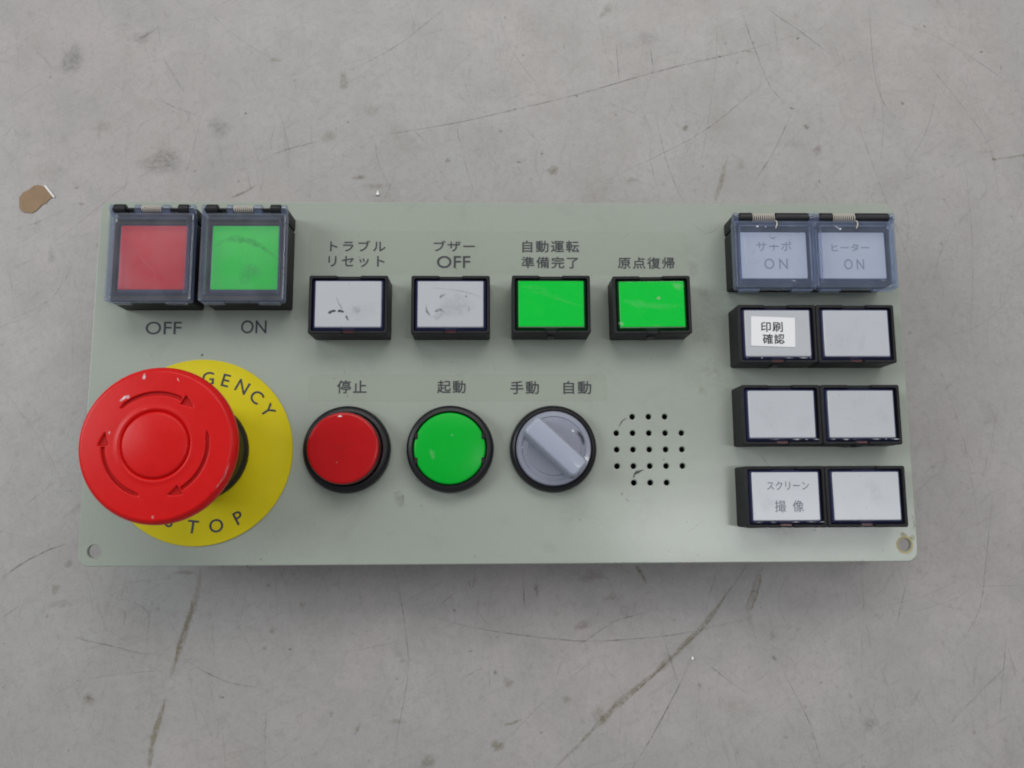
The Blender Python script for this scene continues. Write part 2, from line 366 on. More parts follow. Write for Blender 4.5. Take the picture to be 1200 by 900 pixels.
# ------------------------------------------------------------------ the table
bm = bmesh.new()
N = 8
for i in range(N):
    for j in range(N):
        x0, x1 = -1500+3000*i/N, -1500+3000*(i+1)/N; y0, y1 = -1500+3000*j/N, -1500+3000*(j+1)/N
        bm.faces.new([bm.verts.new(c) for c in ((x0, y0, 0), (x1, y0, 0), (x1, y1, 0), (x0, y1, 0))])
bmesh.ops.remove_doubles(bm, verts=bm.verts, dist=.01)
table = mesh_object('table_top', bm, 'table')
table['kind'] = 'structure'
table['label'] = 'scratched and stained light grey painted table top under the panel'
D = (.15, .14, .13); B = (.19, .14, .095); O = (.26, .235, .155); R = (.22, .12, .11); W = (.62, .62, .60); G = (.13, .135, .12); T = (.34, .29, .21)
MARKS = [
 ('l',D,0.348,0.55,[[-158.6,116.9],[-154.9,113.6],[-151.8,109.5]]),
 ('l',D,1.45,0.3,[[-125.7,119.7],[-121.5,122.3],[-117.3,125.5]]),
 ('l',D,0.29,0.5,[[-115.4,115.2],[-111.2,108.0],[-106.6,101.3]]),
 ('l',D,0.29,0.4,[[-116.6,99.6],[-108.6,95.8],[-99.9,92.7]]),
 ('l',D,0.725,0.55,[[-90.1,64.5],[-85.1,66.9],[-80.9,69.9]]),
 ('l',B,0.348,0.4,[[-78.7,79.3],[-70.8,82.0],[-60.9,84.8]]),
 ('l',W,0.406,0.6,[[-170.1,117.2],[-162.8,114.5]]),
 ('l',D,0.261,0.3,[[-149.3,47.3],[-137.4,57.6],[-124.1,69.4],[-116.0,74.0]]),
 ('l',D,0.261,0.3,[[-164.9,52.6],[-154.0,55.5],[-140.5,62.0]]),
 ('l',D,0.261,0.35,[[-107.0,65.1],[-103.6,80.0],[-100.2,98.3]]),
 ('l',W,0.261,0.35,[[-82.7,92.3],[-71.7,107.7],[-60.4,118.7]]),
 ('l',B,0.319,0.5,[[-138.0,100.4],[-136.2,98.0]]),
 ('l',D,0.232,0.3,[[-122.3,135.5],[-117.4,126.0],[-116.0,116.7]]),
 ('l',D,0.232,0.3,[[-104.8,135.7],[-89.6,121.6],[-74.7,112.4]]),
 ('l',D,0.377,0.5,[[-59.5,83.9],[-53.8,84.8],[-33.7,88.0],[-13.5,91.8],[4.0,96.1],[27.4,102.2],[45.2,107.9],[63.0,113.0],[87.1,119.2],[123.8,131.7]]),
 ('l',R,0.348,0.35,[[30.3,103.1],[51.1,109.5]]),
 ('l',D,0.348,0.45,[[-16.0,136.5],[-25.4,127.8],[-34.1,120.5],[-42.8,114.8],[-51.4,110.3]]),
 ('l',D,0.319,0.55,[[40.1,121.1],[41.0,106.9]]),
 ('l',D,0.29,0.4,[[51.8,121.2],[52.9,110.1]]),
 ('l',D,0.319,0.4,[[-29.4,88.9],[-26.5,85.6],[-23.6,82.6]]),
 ('l',B,0.435,0.6,[[-14.6,91.1],[-14.3,86.5],[-13.5,84.4]]),
 ('l',D,0.29,0.35,[[-13.5,84.4],[-11.7,76.0],[-7.6,63.3]]),
 ('l',D,0.29,0.4,[[32.6,70.1],[44.4,75.6],[56.1,81.4],[71.1,90.1],[91.6,107.3],[98.2,114.6]]),
 ('l',B,0.406,0.4,[[53.0,95.6],[54.8,85.4],[57.4,74.8],[61.4,63.6]]),
 ('l',D,0.29,0.35,[[7.4,90.9],[12.6,85.2]]),
 ('l',D,0.261,0.4,[[-42.3,86.4],[-41.2,77.3],[-36.2,66.8]]),
 ('l',D,0.261,0.3,[[33.2,100.7],[50.7,93.0]]),
 ('l',D,0.232,0.3,[[-1.8,136.6],[4.1,117.7],[15.7,102.1]]),
 ('l',B,0.348,0.35,[[50.3,82.3],[52.1,71.7],[53.7,66.9]]),
 ('l',D,0.348,0.55,[[83.4,137.5],[85.5,129.4],[88.6,118.3],[93.8,104.2],[100.9,97.1]]),
 ('l',D,0.348,0.5,[[90.9,137.5],[96.6,131.8],[103.9,126.4],[115.4,116.9]]),
 ('l',D,0.319,0.45,[[129.6,137.9],[129.5,118.7],[130.5,106.0],[133.5,97.3],[138.9,90.5]]),
 ('l',D,0.348,0.45,[[100.9,97.1],[92.7,81.0],[84.2,68.2]]),
 ('l',D,0.29,0.4,[[141.3,123.5],[152.3,109.3],[165.6,89.1],[169.1,78.3],[169.4,64.6]]),
 ('l',D,0.29,0.35,[[152.0,106.1],[146.3,89.0],[139.5,78.2],[136.1,70.5]]),
 ('l',O,0.81,0.63,[[169.2,79.3],[179.7,80.8],[188.7,81.5]]),
 ('l',D,0.261,0.35,[[95.3,135.0],[96.6,118.4],[97.5,112.7],[92.4,107.3]]),
 ('l',D,0.261,0.35,[[118.5,118.6],[120.2,112.8],[118.8,111.0]]),
 ('l',D,0.232,0.35,[[125.9,118.7],[126.0,114.8]]),
 ('l',D,0.261,0.35,[[130.4,118.7],[131.8,93.5],[129.0,75.1]]),
 ('l',D,0.232,0.3,[[75.8,137.4],[74.3,111.9],[67.6,74.8],[65.0,67.2]]),
 ('l',D,0.232,0.35,[[101.1,73.4],[103.5,63.7]]),
 ('l',D,0.232,0.35,[[119.2,82.7],[120.2,66.0]]),
 ('l',D,0.232,0.35,[[134.3,131.5],[156.3,122.1],[181.8,103.2]]),
 ('l',D,0.232,0.3,[[121.6,96.5],[131.2,62.9],[139.4,36.2]]),
 ('l',D,0.261,0.3,[[135.8,67.5],[138.1,56.9],[135.7,45.1]]),
 ('l',D,0.232,0.3,[[159.0,81.3],[159.0,45.1],[154.7,10.1]]),
 ('l',D,0.232,0.3,[[173.3,75.3],[150.7,51.0],[143.3,30.3]]),
 ('l',D,0.232,0.3,[[142.2,15.9],[151.0,-18.1],[153.8,-50.9]]),
 ('l',D,0.232,0.3,[[175.6,36.2],[159.9,21.6],[139.4,15.9]]),
 ('l',D,0.232,0.3,[[165.3,1.6],[155.6,-29.2],[140.0,-50.8]]),
 ('l',D,0.406,0.6,[[-156.0,-59.6],[-153.0,-57.0],[-147.2,-53.2],[-140.9,-50.1],[-134.4,-48.0]]),
 ('l',D,0.348,0.5,[[-155.0,-71.4],[-151.3,-68.7],[-147.5,-66.4]]),
 ('l',D,0.319,0.45,[[-136.5,-75.7],[-128.5,-77.8],[-119.3,-79.9],[-111.3,-82.0],[-104.8,-82.1]]),
 ('l',D,0.319,0.45,[[-98.2,-83.2],[-92.8,-86.9],[-83.6,-90.8],[-71.7,-93.0]]),
 ('l',D,0.464,0.5,[[-117.3,-68.9],[-116.7,-70.7],[-117.2,-74.0]]),
 ('l',D,0.348,0.4,[[-114.8,-66.4],[-111.3,-68.2],[-109.4,-70.7],[-111.8,-72.8]]),
 ('l',T,2.25,0.58,[[-94.2,-56.8],[-95.2,-65.2],[-97.0,-71.6],[-98.5,-76.7],[-100.7,-84.4],[-101.8,-89.5]]),
 ('l',O,0.99,0.79,[[-97.2,-65.2],[-96.3,-69.1],[-99.3,-77.5],[-101.1,-88.2]]),
 ('l',O,1.35,0.84,[[-102.9,-94.4],[-104.3,-100.7],[-106.1,-106.8],[-107.0,-116.7]]),
 ('l',W,0.261,0.3,[[-139.7,-67.4],[-128.7,-75.2],[-118.1,-77.9]]),
 ('l',W,0.58,0.35,[[-153.4,-59.6],[-144.8,-68.7],[-139.2,-73.8]]),
 ('l',W,0.29,0.35,[[-94.4,-80.6],[-76.2,-78.7],[-55.2,-75.8]]),
 ('l',D,0.232,0.3,[[-132.9,-90.4],[-117.4,-88.0],[-101.9,-86.9]]),
 ('l',D,0.232,0.3,[[-72.2,-115.9],[-72.3,-98.5]]),
 ('l',O,1.44,0.76,[[15.6,-117.3],[22.7,-110.9],[29.3,-104.5],[36.1,-98.0],[45.7,-90.7],[53.8,-83.9],[56.6,-81.1],[63.5,-74.9],[70.7,-65.8],[75.0,-60.5],[78.2,-55.8]]),
 ('l',B,0.29,0.5,[[29.3,-105.0],[45.6,-91.2],[56.6,-81.6],[63.5,-75.5],[70.6,-66.4]]),
 ('l',D,0.348,0.5,[[-26.2,-69.6],[-15.4,-73.5],[3.2,-77.0],[24.5,-79.3],[40.6,-78.9],[56.7,-77.2],[75.7,-73.7]]),
 ('l',D,0.319,0.5,[[21.8,-81.6],[28.6,-77.7],[35.4,-73.4],[40.7,-71.9],[47.5,-70.1]]),
 ('l',D,0.29,0.42,[[-33.6,-56.5],[-30.1,-74.7],[-29.1,-88.8],[-32.0,-106.4],[-33.4,-117.5]]),
 ('l',D,0.348,0.65,[[39.1,-118.3],[45.1,-109.7],[53.4,-95.9],[57.7,-88.3],[59.7,-84.4]]),
 ('l',B,0.348,0.6,[[-10.7,-59.3],[-9.9,-62.7],[-8.8,-62.1],[-8.5,-55.8]]),
 ('l',D,0.377,0.5,[[6.8,-56.8],[7.2,-71.1]]),
 ('l',O,1.08,0.79,[[42.3,-56.2],[44.3,-58.8],[45.8,-62.0]]),
 ('l',D,0.348,0.5,[[50.0,-76.1],[52.0,-83.2],[54.4,-90.8],[55.4,-93.3]]),
 ('l',O,0.90,0.63,[[0.4,-104.2],[3.0,-103.7],[6.2,-102.6]]),
 ('l',R,0.29,0.35,[[-12.7,-90.4],[-4.8,-86.5]]),
 ('l',D,0.29,0.35,[[-4.1,-86.0],[-3.8,-94.1]]),
 ('l',D,0.29,0.35,[[14.7,-71.2],[16.5,-75.9],[17.7,-71.2]]),
 ('l',D,0.406,0.35,[[19.2,-83.6],[16.3,-91.8]]),
 ('l',D,0.261,0.35,[[-49.8,-82.3],[-36.6,-79.9],[-31.3,-78.6]]),
 ('l',O,1.12,0.53,[[-45.2,-106.7],[-43.3,-102.6]]),
 ('l',D,0.261,0.35,[[-23.5,-70.9],[-12.8,-63.2]]),
 ('l',D,0.232,0.3,[[-7.4,-116.6],[13.6,-96.8],[29.7,-84.2]]),
 ('l',D,0.232,0.3,[[31.5,-66.1],[28.6,-76.5]]),
 ('l',T,0.54,0.73,[[80.7,-59.9],[81.9,-59.3],[82.3,-60.3],[81.1,-64.3],[79.1,-69.6],[77.8,-70.1],[77.3,-69.0],[78.9,-64.5],[80.4,-60.6]]),
 ('l',D,0.29,0.4,[[130.1,-57.2],[127.3,-66.8],[124.5,-75.9]]),
 ('l',D,0.29,0.45,[[87.2,-87.2],[92.1,-97.5],[95.6,-105.2],[98.9,-118.3]]),
 ('l',D,0.29,0.35,[[118.3,-87.5],[121.7,-96.6],[123.7,-105.5]]),
 ('l',D,0.261,0.4,[[151.4,-63.4],[166.6,-63.3]]),
 ('l',D,0.261,0.35,[[159.9,-29.2],[154.8,-56.3],[150.7,-72.2],[137.0,-90.2]]),
 ('l',D,0.261,0.3,[[114.8,-57.4],[114.4,-71.9]]),
 ('l',D,0.261,0.4,[[61.9,-84.5],[69.6,-90.9],[77.4,-96.2]]),
 ('l',D,0.261,0.35,[[127.5,-72.0],[141.4,-68.2],[150.0,-64.2]]),
 ('l',D,0.29,0.4,[[68.9,-57.1],[65.3,-66.3],[63.9,-72.9]]),
 ('l',D,0.232,0.3,[[164.8,-82.8],[141.4,-103.2],[132.5,-113.2]]),
 ('l',D,0.29,0.45,[[56.3,-89.6],[59.7,-83.2]]),
 ('l',D,0.232,0.35,[[92.8,-57.2],[87.5,-66.5],[90.5,-76.9]]),
 ('l',D,0.232,0.3,[[113.7,-74.5],[112.5,-92.7]]),
 ('l',D,0.232,0.3,[[104.1,-99.0],[106.6,-109.1]]),
 ('l',D,0.232,0.35,[[125.7,-56.9],[121.5,-64.0],[116.9,-66.7]]),
 ('l',D,0.232,0.35,[[64.9,-75.5],[77.1,-73.0]]),
 ('l',D,0.261,0.4,[[159.8,-77.5],[154.6,-105.8]]),
 ('l',D,0.232,0.3,[[-162.5,21.6],[-146.7,30.1],[-139.4,44.5]]),
 ('l',D,0.232,0.3,[[-160.9,2.0],[-146.0,-17.2],[-136.8,-33.4]]),
 ('l',D,0.232,0.3,[[-152.3,-38.6],[-139.9,-28.0]]),
 ('b',G,3.42,0.4,[-145.5,113.3,5.7,0]),
 ('b',G,6.27,0.38,[-113.3,76.9,5.13,0]),
 ('b',G,3.99,0.3,[-94.8,89.2,3.42,0]),
 ('b',O,2.28,0.4,[-58.1,86.3,2.28,0]),
 ('b',O,1.99,0.4,[-76.9,113.9,1.14,0]),
 ('b',B,0.46,0.9,[-86.2,94.4,0.46,0]),
 ('b',D,0.4,0.7,[-70.2,106.4,0.4,0]),
 ('b',W,1.42,0.7,[-125.0,73.6,0.71,-0.8]),
 ('b',G,3.99,0.25,[-122.7,121.7,1.99,0]),
 ('b',B,0.71,0.5,[-140.9,67.9,0.57,0]),
 ('b',D,1.14,0.35,[-139.2,62.3,0.57,0]),
 ('b',O,2.85,0.25,[-133.9,89.5,2.56,0]),
 ('b',D,1.42,0.25,[-147.7,44.5,2.56,0]),
 ('b',O,1.42,0.5,[-53.4,106.2,4.27,0]),
 ('b',O,2.56,0.25,[-43.7,95.6,2.56,0]),
 ('b',O,1.99,0.75,[17.7,74.6,1.71,-0.2]),
 ('b',B,2.56,0.55,[-47.4,71.9,0.85,0.15]),
 ('b',B,0.57,0.6,[1.8,130.0,0.57,0]),
 ('b',D,0.57,0.5,[0.1,88.5,0.85,0]),
 ('b',B,0.85,0.6,[6.2,77.5,0.46,0]),
 ('b',D,0.51,0.6,[14.0,80.6,0.51,0]),
 ('b',B,2.56,0.35,[44.3,71.4,0.85,0]),
 ('b',O,1.42,0.45,[36.8,133.1,3.42,-0.5]),
 ('b',O,0.57,0.5,[39.5,94.5,0.57,0]),
 ('b',D,0.46,0.6,[7.9,116.1,0.46,0]),
 ('b',D,0.46,0.6,[4.9,96.4,0.57,0]),
 ('b',D,0.46,0.6,[26.2,101.3,0.57,0]),
 ('b',G,4.56,0.2,[51.5,122.7,2.28,0]),
 ('b',B,3.99,0.25,[-42.0,68.9,1.42,0]),
 ('b',B,1.14,0.5,[-17.7,78.0,0.85,0]),
 ('b',B,0.85,0.8,[100.3,97.4,0.57,0]),
 ('b',B,0.74,0.75,[105.0,90.6,1.14,0]),
 ('b',B,0.71,0.6,[138.8,99.5,0.71,0]),
 ('b',B,0.48,0.8,[148.6,128.1,0.48,0]),
 ('b',B,0.57,0.8,[168.1,118.7,0.57,0]),
 ('b',B,0.85,0.7,[169.2,79.3,0.71,0]),
 ('b',O,1.14,0.5,[74.8,71.2,7.41,-0.25]),
 ('b',O,1.42,0.35,[81.7,76.6,1.42,0]),
 ('b',B,1.0,0.75,[63.1,90.0,1.28,-0.3]),
 ('b',O,1.71,0.5,[85.6,118.3,0.57,0]),
 ('b',B,0.57,0.7,[103.7,123.2,0.57,0]),
 ('b',B,0.57,0.7,[75.9,116.3,0.57,0]),
 ('b',R,1.99,0.35,[108.4,82.3,1.71,0]),
 ('b',B,0.57,0.5,[108.3,71.3,0.57,0]),
 ('b',D,0.43,0.6,[78.5,121.1,0.43,0]),
 ('b',D,0.43,0.5,[174.6,112.9,0.85,0]),
 ('b',D,0.57,0.4,[148.6,49.3,0.57,0]),
 ('b',B,1.99,0.4,[-126.3,-95.5,1.99,0]),
 ('b',B,1.14,0.3,[-126.3,-95.5,1.14,0]),
 ('b',O,1.71,0.5,[-138.7,-62.3,1.42,0]),
 ('b',W,1.42,0.35,[-119.8,-101.8,1.99,0]),
 ('b',B,1.42,0.45,[-135.3,-54.8,1.14,0]),
 ('b',W,0.71,0.8,[-95.4,-70.8,0.71,0]),
 ('b',W,0.46,0.4,[-92.5,-61.0,1.71,0.2]),
 ('b',B,1.0,0.5,[-86.0,-95.1,0.46,0]),
 ('b',D,0.57,0.6,[-65.6,-81.1,0.4,0]),
 ('b',O,1.14,0.35,[-62.0,-67.7,1.14,0]),
 ('b',B,2.85,0.4,[-99.5,-57.6,0.85,0]),
 ('b',W,0.57,0.7,[-88.4,-79.9,0.57,0]),
 ('b',D,0.85,0.5,[-52.4,-100.4,0.85,0]),
 ('b',O,3.42,0.35,[-137.0,-66.9,1.42,0]),
 ('b',R,3.7,0.35,[28.6,-59.5,1.99,0]),
 ('b',R,2.56,0.4,[25.4,-74.6,1.71,0]),
 ('b',D,0.85,0.5,[11.0,-63.5,1.71,0]),
 ('b',B,0.57,0.6,[-14.9,-69.7,0.57,0]),
 ('b',D,1.0,0.6,[-9.6,-82.1,0.46,0]),
 ('b',D,0.68,0.6,[-2.1,-88.5,0.74,0]),
 ('b',O,1.99,0.65,[-1.4,-110.2,1.71,0]),
 ('b',O,1.71,0.4,[2.1,-91.6,1.71,0]),
 ('b',O,2.56,0.6,[-22.5,-114.7,1.71,0]),
 ('b',O,2.56,0.4,[30.2,-101.5,2.56,0]),
 ('b',D,0.4,0.7,[-1.3,-77.8,0.4,0]),
 ('b',O,1.42,0.35,[20.0,-96.8,1.42,0]),
 ('b',D,0.46,0.6,[12.0,-106.4,0.46,0]),
 ('b',W,0.85,0.4,[22.9,-114.4,0.85,0]),
 ('b',O,2.28,0.4,[-32.3,-102.7,0.85,0]),
 ('b',W,1.14,0.3,[-25.9,-88.1,1.42,0]),
 ('b',R,2.28,0.3,[34.2,-66.1,1.14,0]),
 ('b',O,1.42,0.42,[79.9,-64.6,5.7,-0.3]),
 ('b',B,0.63,0.9,[79.4,-64.8,0.63,0]),
 ('b',B,0.85,0.6,[85.2,-84.9,0.85,0]),
 ('b',W,1.14,0.45,[124.7,-111.8,1.71,-0.3]),
 ('b',D,0.46,0.6,[99.6,-92.5,0.46,0]),
 ('b',D,0.57,0.4,[108.5,-96.5,0.85,0]),
 ('b',G,2.85,0.3,[114.4,-104.9,1.99,0]),
 ('b',W,0.57,1,[59.4,-84.7,0.57,0]),
 ('b',W,0.46,0.6,[136.0,-41.1,1.42,0.2]),
 ('b',O,0.85,0.4,[85.0,-78.2,1.42,0]),
 ('b',D,0.4,0.6,[61.6,-93.0,0.85,0.5]),
]
# short hairline scratches and specks in every direction over the part of the table in view
rnd = random.Random(11)
for k in range(950):
    x, y = rnd.uniform(-190, 190), rnd.uniform(-150, 125)
    a = math.radians(rnd.choice((25, 70, 80, 95, 100, 110, 140, 160))+rnd.uniform(-16, 16)); ln = rnd.uniform(4, 34)**1.0
    bend = rnd.uniform(-.12, .12)*ln
    dx, dy = math.cos(a)*ln/2, math.sin(a)*ln/2
    lite = rnd.random() < .18
    MARKS.append(('l', W if lite else rnd.choice((D, D, B)), rnd.uniform(.09, .22), rnd.uniform(.08, .27), [[x-dx, y-dy], [x-dy/ln*bend, y+dx/ln*bend], [x+dx, y+dy]]))
for k in range(260):
    x, y = rnd.uniform(-195, 195), rnd.uniform(-150, 125); q = rnd.uniform(.15, .5)
    MARKS.append(('b', rnd.choice((D, D, B, G, W)), q, rnd.uniform(.2, .6), [x, y, q*rnd.uniform(.6, 1.6), rnd.uniform(0, 3)]))
for k in range(90):
    x, y = rnd.uniform(-195, 195), rnd.uniform(-150, 125); q = rnd.uniform(1.5, 8)
    MARKS.append(('b', rnd.choice((G, O, W, B)), q, rnd.uniform(.05, .13), [x, y, q*rnd.uniform(.4, 1.2), rnd.uniform(0, 3)]))
sm = add_marks('scratches_and_stains', MARKS, table, .02, step=.00012, BLOB=.65, LINE=.75)
sm['kind'] = 'stuff'

# ------------------------------------------------------------------ loose bits lying on the table
def chip_bm(pts, z0, h, bulge=.3):
    bm = bmesh.new(); cx = sum(p[0] for p in pts)/len(pts); cy = sum(p[1] for p in pts)/len(pts)
    inner = [(cx+(x-cx)*.86, cy+(y-cy)*.86) for x, y in pts]
    loft(bm, [(pts, z0), (pts, z0+h*.7), (inner, [z0+h+bulge*math.sin(i*1.7)*h for i in range(len(pts))])]); return bm
def thing_mesh(name, pts, h, mat, label, cat):
    cx = sum(p[0] for p in pts)/len(pts); cy = sum(p[1] for p in pts)/len(pts)
    o = mesh_object(name, chip_bm([(x-cx, y-cy) for x, y in pts], 0, h), mat, loc=(cx, cy, .14))
    o['label'] = label; o['category'] = cat; return o
flake = thing_mesh('dried_glue_flake', [(-159.5, 64.3), (-158.3, 66.2), (-156.4, 67.2), (-155.2, 68.4), (-153.6, 68.8), (-151.6, 68.2), (-149.6, 66.8), (-148.0, 64.9), (-149.7, 63.7), (-150.5, 62.5), (-151.7, 62.0), (-153.4, 60.0), (-154.9, 59.0), (-157.6, 59.3), (-158.7, 60.0), (-159.2, 61.0)][::-1], .12, 'tan',
           'tan brown flake lying on the grey table left of the panel', 'flake')
e = mesh_object('torn_edge', chip_bm([(6.2, .2), (6.4, .9), (3.4, 4.5), (2.6, 4.9), (2.9, 4.1), (5.6, .9)], .12, .15), 'chip', flake)
thing_mesh('white_chip', [(-41.8, 65.6), (-40.5, 65.5), (-40.7, 66.5), (-41.2, 67.3)], .4, 'chip', 'tiny white chip on the table just above the panel edge, near its first captions', 'chip')
thing_mesh('white_crumb', [(59.0, -85.1), (59.7, -85.2), (60.0, -84.5), (59.3, -84.1)], .5, 'chip', 'tiny bright white crumb on the table below the panel, right of the long olive stain', 'crumb')

# ------------------------------------------------------------------ the control panel
panel = bpy.data.objects.new('control_panel', None); col.objects.link(panel)
panel['label'] = 'grey green machine control panel with push buttons and red emergency stop on scratched table'
panel['category'] = 'control panel'
PW, PH = 240.0, 107.3

def plate_mesh():
    cu = bpy.data.curves.new('plate', 'CURVE'); cu.dimensions = '2D'; cu.fill_mode = 'BOTH'
    def poly(pts):
        s = cu.splines.new('POLY'); s.points.add(len(pts)-1); s.use_cyclic_u = True
        for p, (x, y) in zip(s.points, pts): p.co = (x*S, y*S, 0, 1)
    poly(rrect(PW-.6, PH-.6, 3.0, 8))
    for hx, hy in HOLES: poly(circ(.92+.2, 20, hx, hy))
    for hx, hy, r in ((-115.4, -49.4, 1.95), (116.2, -48.9, 1.95)): poly(circ(r+.2, 32, hx, hy))
    cu.extrude = .0005; cu.bevel_depth = .0003; cu.bevel_resolution = 2
    tmp = bpy.data.objects.new('tmp', cu); col.objects.link(tmp)
    dg = bpy.context.evaluated_depsgraph_get(); dg.update()
    me = bpy.data.meshes.new_from_object(tmp.evaluated_get(dg)); bpy.data.objects.remove(tmp)
    me.name = 'face_plate'; me.materials.clear(); me.materials.append(M['plate']); return me
HOLES = []
for j, row in enumerate(((1, 2, 3), (0, 1, 2, 3, 4), (0, 1, 2, 3, 4), (0, 1, 2, 3, 4), (1, 2, 3))):
    for i in row: HOLES.append((33.4+4.78*i, -11.6-4.8*j))
plate = bpy.data.objects.new('face_plate', plate_mesh()); col.objects.link(plate); plate.parent = panel
plate.location = (0, 0, (DECK-.8)*S)
plate['label'] = 'pale grey green painted sheet with rounded corners'
# folded lower lip and stiffening flange behind the sheet
bm = bmesh.new(); box(bm, -60, 66, -9, 2, -4.0, -1.65, .5); 
mesh_object('stiffener', bm, 'plate', panel, (0, 0, DECK))
# rims of the two mounting holes
def ring(r0, r1, z0, z1, n=40):
    return loft(bmesh.new(), [(circ(r1, n), z0), (circ(r1-.06, n), z1), (circ(r0+.06, n), z1), (circ(r0, n), z0)], closed=True)
mesh_object('mounting_hole_rim', ring(1.93, 2.5, -.02, .07), 'brass', panel, (116.2, -48.9, DECK), smooth=30, label='yellowed rim of the mounting hole')
mesh_object('mounting_hole_rim', ring(1.93, 2.2, -.02, .05), 'plate', panel, (-115.4, -49.4, DECK), smooth=30)
# small loudspeaker behind the sound holes
bm = loft(bmesh.new(), [(circ(15, 48), -14), (circ(15, 48), -3.0), (circ(14, 48), -2.2), (circ(8, 48), -5), (circ(3, 48), -5.4)])
mesh_object('loudspeaker', bm, 'soot', panel, (43.0, -21.2, DECK), smooth=40)
add_marks('smudges', [
    ('l', (.04, .04, .04), .7, 1.5, [(38.1, -29.5), (38.4, -28.6), (39.2, -27.7), (41.3, -27.1)]), ('l', (.06, .06, .06), .4, .9, [(34.0, -14.9), (35.1, -12.9), (36.9, -11.9)]),
    ('b', (.04, .04, .05), .42, .95, (-87.7, 6.9, .42, 0)), ('b', (.8, .8, .8), .7, .55, (28.0, -43.7, .7, 0)), ('b', (.8, .8, .8), .55, .5, (48.0, -50.6, .7, 0)),
    ('b', (.8, .8, .8), .35, .5, (56, -51.5, .35, 0)), ('b', (.2, .22, .19), .3, .5, (34.6, -34.0, .5, 0)), ('b', (.2, .22, .19), .25, .5, (36.1, -35.7, .7, .9)),
    ('b', (.22, .24, .21), 1.6, .22, (-29.5, -35.6, 2.2, .3)), ('l', (.26, .27, .24), .4, .4, [(-31.5, -33.6), (-29.8, -33), (-28.4, -34.5), (-29.0, -37.5)]),
    ('b', (.25, .27, .23), 5, .12, (62, 20, 9, .3)), ('b', (.25, .22, .15), 1.2, .15, (59, -4, 2, .3)), 
    ('b', (.25, .25, .2), 2.0, .18, (57.5, 33, 2.5, .3)), ('b', (.6, .62, .6), 6, .08, (-17, -38, 4, .3)), ('b', (.25, .26, .22), 3, .12, (59, 13, 4, .3)),
    ('b', (.4, .36, .12), 1.1, .5, (116.0, -46.0, .8, 0)), ('b', (.4, .36, .12), .9, .6, (118.4, -46.9, 1.0, .6)), ('b', (.7, .72, .68), 2.6, .3, (75, 49, 1.1, .2)),
    ('l', (.2, .19, .16), .5, .35, [(119.2, -41.6), (119.4, -43.5), (119.1, -44.9)]), ('b', (.7, .7, .7), .5, .6, (119.3, -41.0, .5, 0)),
    ('l', (.08, .08, .09), .25, .6, [(99.0, 47.4), (100.0, 47.8)]), ('l', (.27, .28, .25), .3, .3, [(57, 48), (62, 44), (66, 46)]),
], panel, DECK+.04, step=.0008)['label'] = 'dark smudges, chips and specks on the painted sheet'

# faint handling scratches, finger grease and tiny chips over the whole sheet
rg = random.Random(5); fm = []
for k in range(70):
    x, y = rg.uniform(-115, 115), rg.uniform(-51, 51); a = rg.uniform(0, 3.1); q = rg.uniform(1, 9)
    fm.append(('l', rg.choice(((.2, .21, .19), (.55, .58, .53), (.22, .2, .16))), rg.uniform(.08, .18), rg.uniform(.08, .30), [(x, y), (x+q*.5*math.cos(a), y+q*.5*math.sin(a)), (x+q*math.cos(a+.15), y+q*math.sin(a+.15))]))
for k in range(80):
    x, y = rg.uniform(-117, 117), rg.uniform(-52, 52); q = rg.uniform(.1, .3)
    fm.append(('b', rg.choice(((.12, .12, .1), (.15, .13, .1), (.6, .6, .58))), q, rg.uniform(.2, .6), (x, y, q, 0)))
for k in range(26):
    x, y = rg.uniform(-112, 112), rg.uniform(-50, 50); q = rg.uniform(2, 8)
    fm.append(('b', rg.choice(((.24, .25, .22), (.5, .53, .48), (.27, .26, .2))), q, rg.uniform(.03, .10), (x, y, q*rg.uniform(.4, 1), rg.uniform(0, 3))))
for k in range(22):
    x = rg.uniform(-115, 115); sg = rg.choice((-1, 1)); fm.append(('b', rg.choice(((.10, .10, .09), (.62, .62, .6))), rg.uniform(.15, .5), .5, (x, sg*53.2, .12, 0)))
near = lambda m: any(math.hypot(p[0]-hx, p[1]-hy) < 1.6+(m[2] if m[0] == 'b' else 0) for p in (m[4] if m[0] == 'l' else [m[4]]) for hx, hy in HOLES+[(-115.4, -49.4), (116.2, -48.9)])
fm = [m for m in fm if not near(m)]
add_marks('wear_marks', fm, panel, DECK+.03, step=.0001)

# captions printed on clear film
def film(x0, x1, y0, y1, z=.03):
    bm = bmesh.new(); box(bm, x0, x1, y0, y1, 0, .06, 1.2, .03); return mesh_object('label_film', bm, 'film', panel, (0, 0, DECK+z))
f1 = film(-57.5, 56.0, 31.2, 44.6); f2 = film(-56.5, 31.0, -7.0, 1.0)

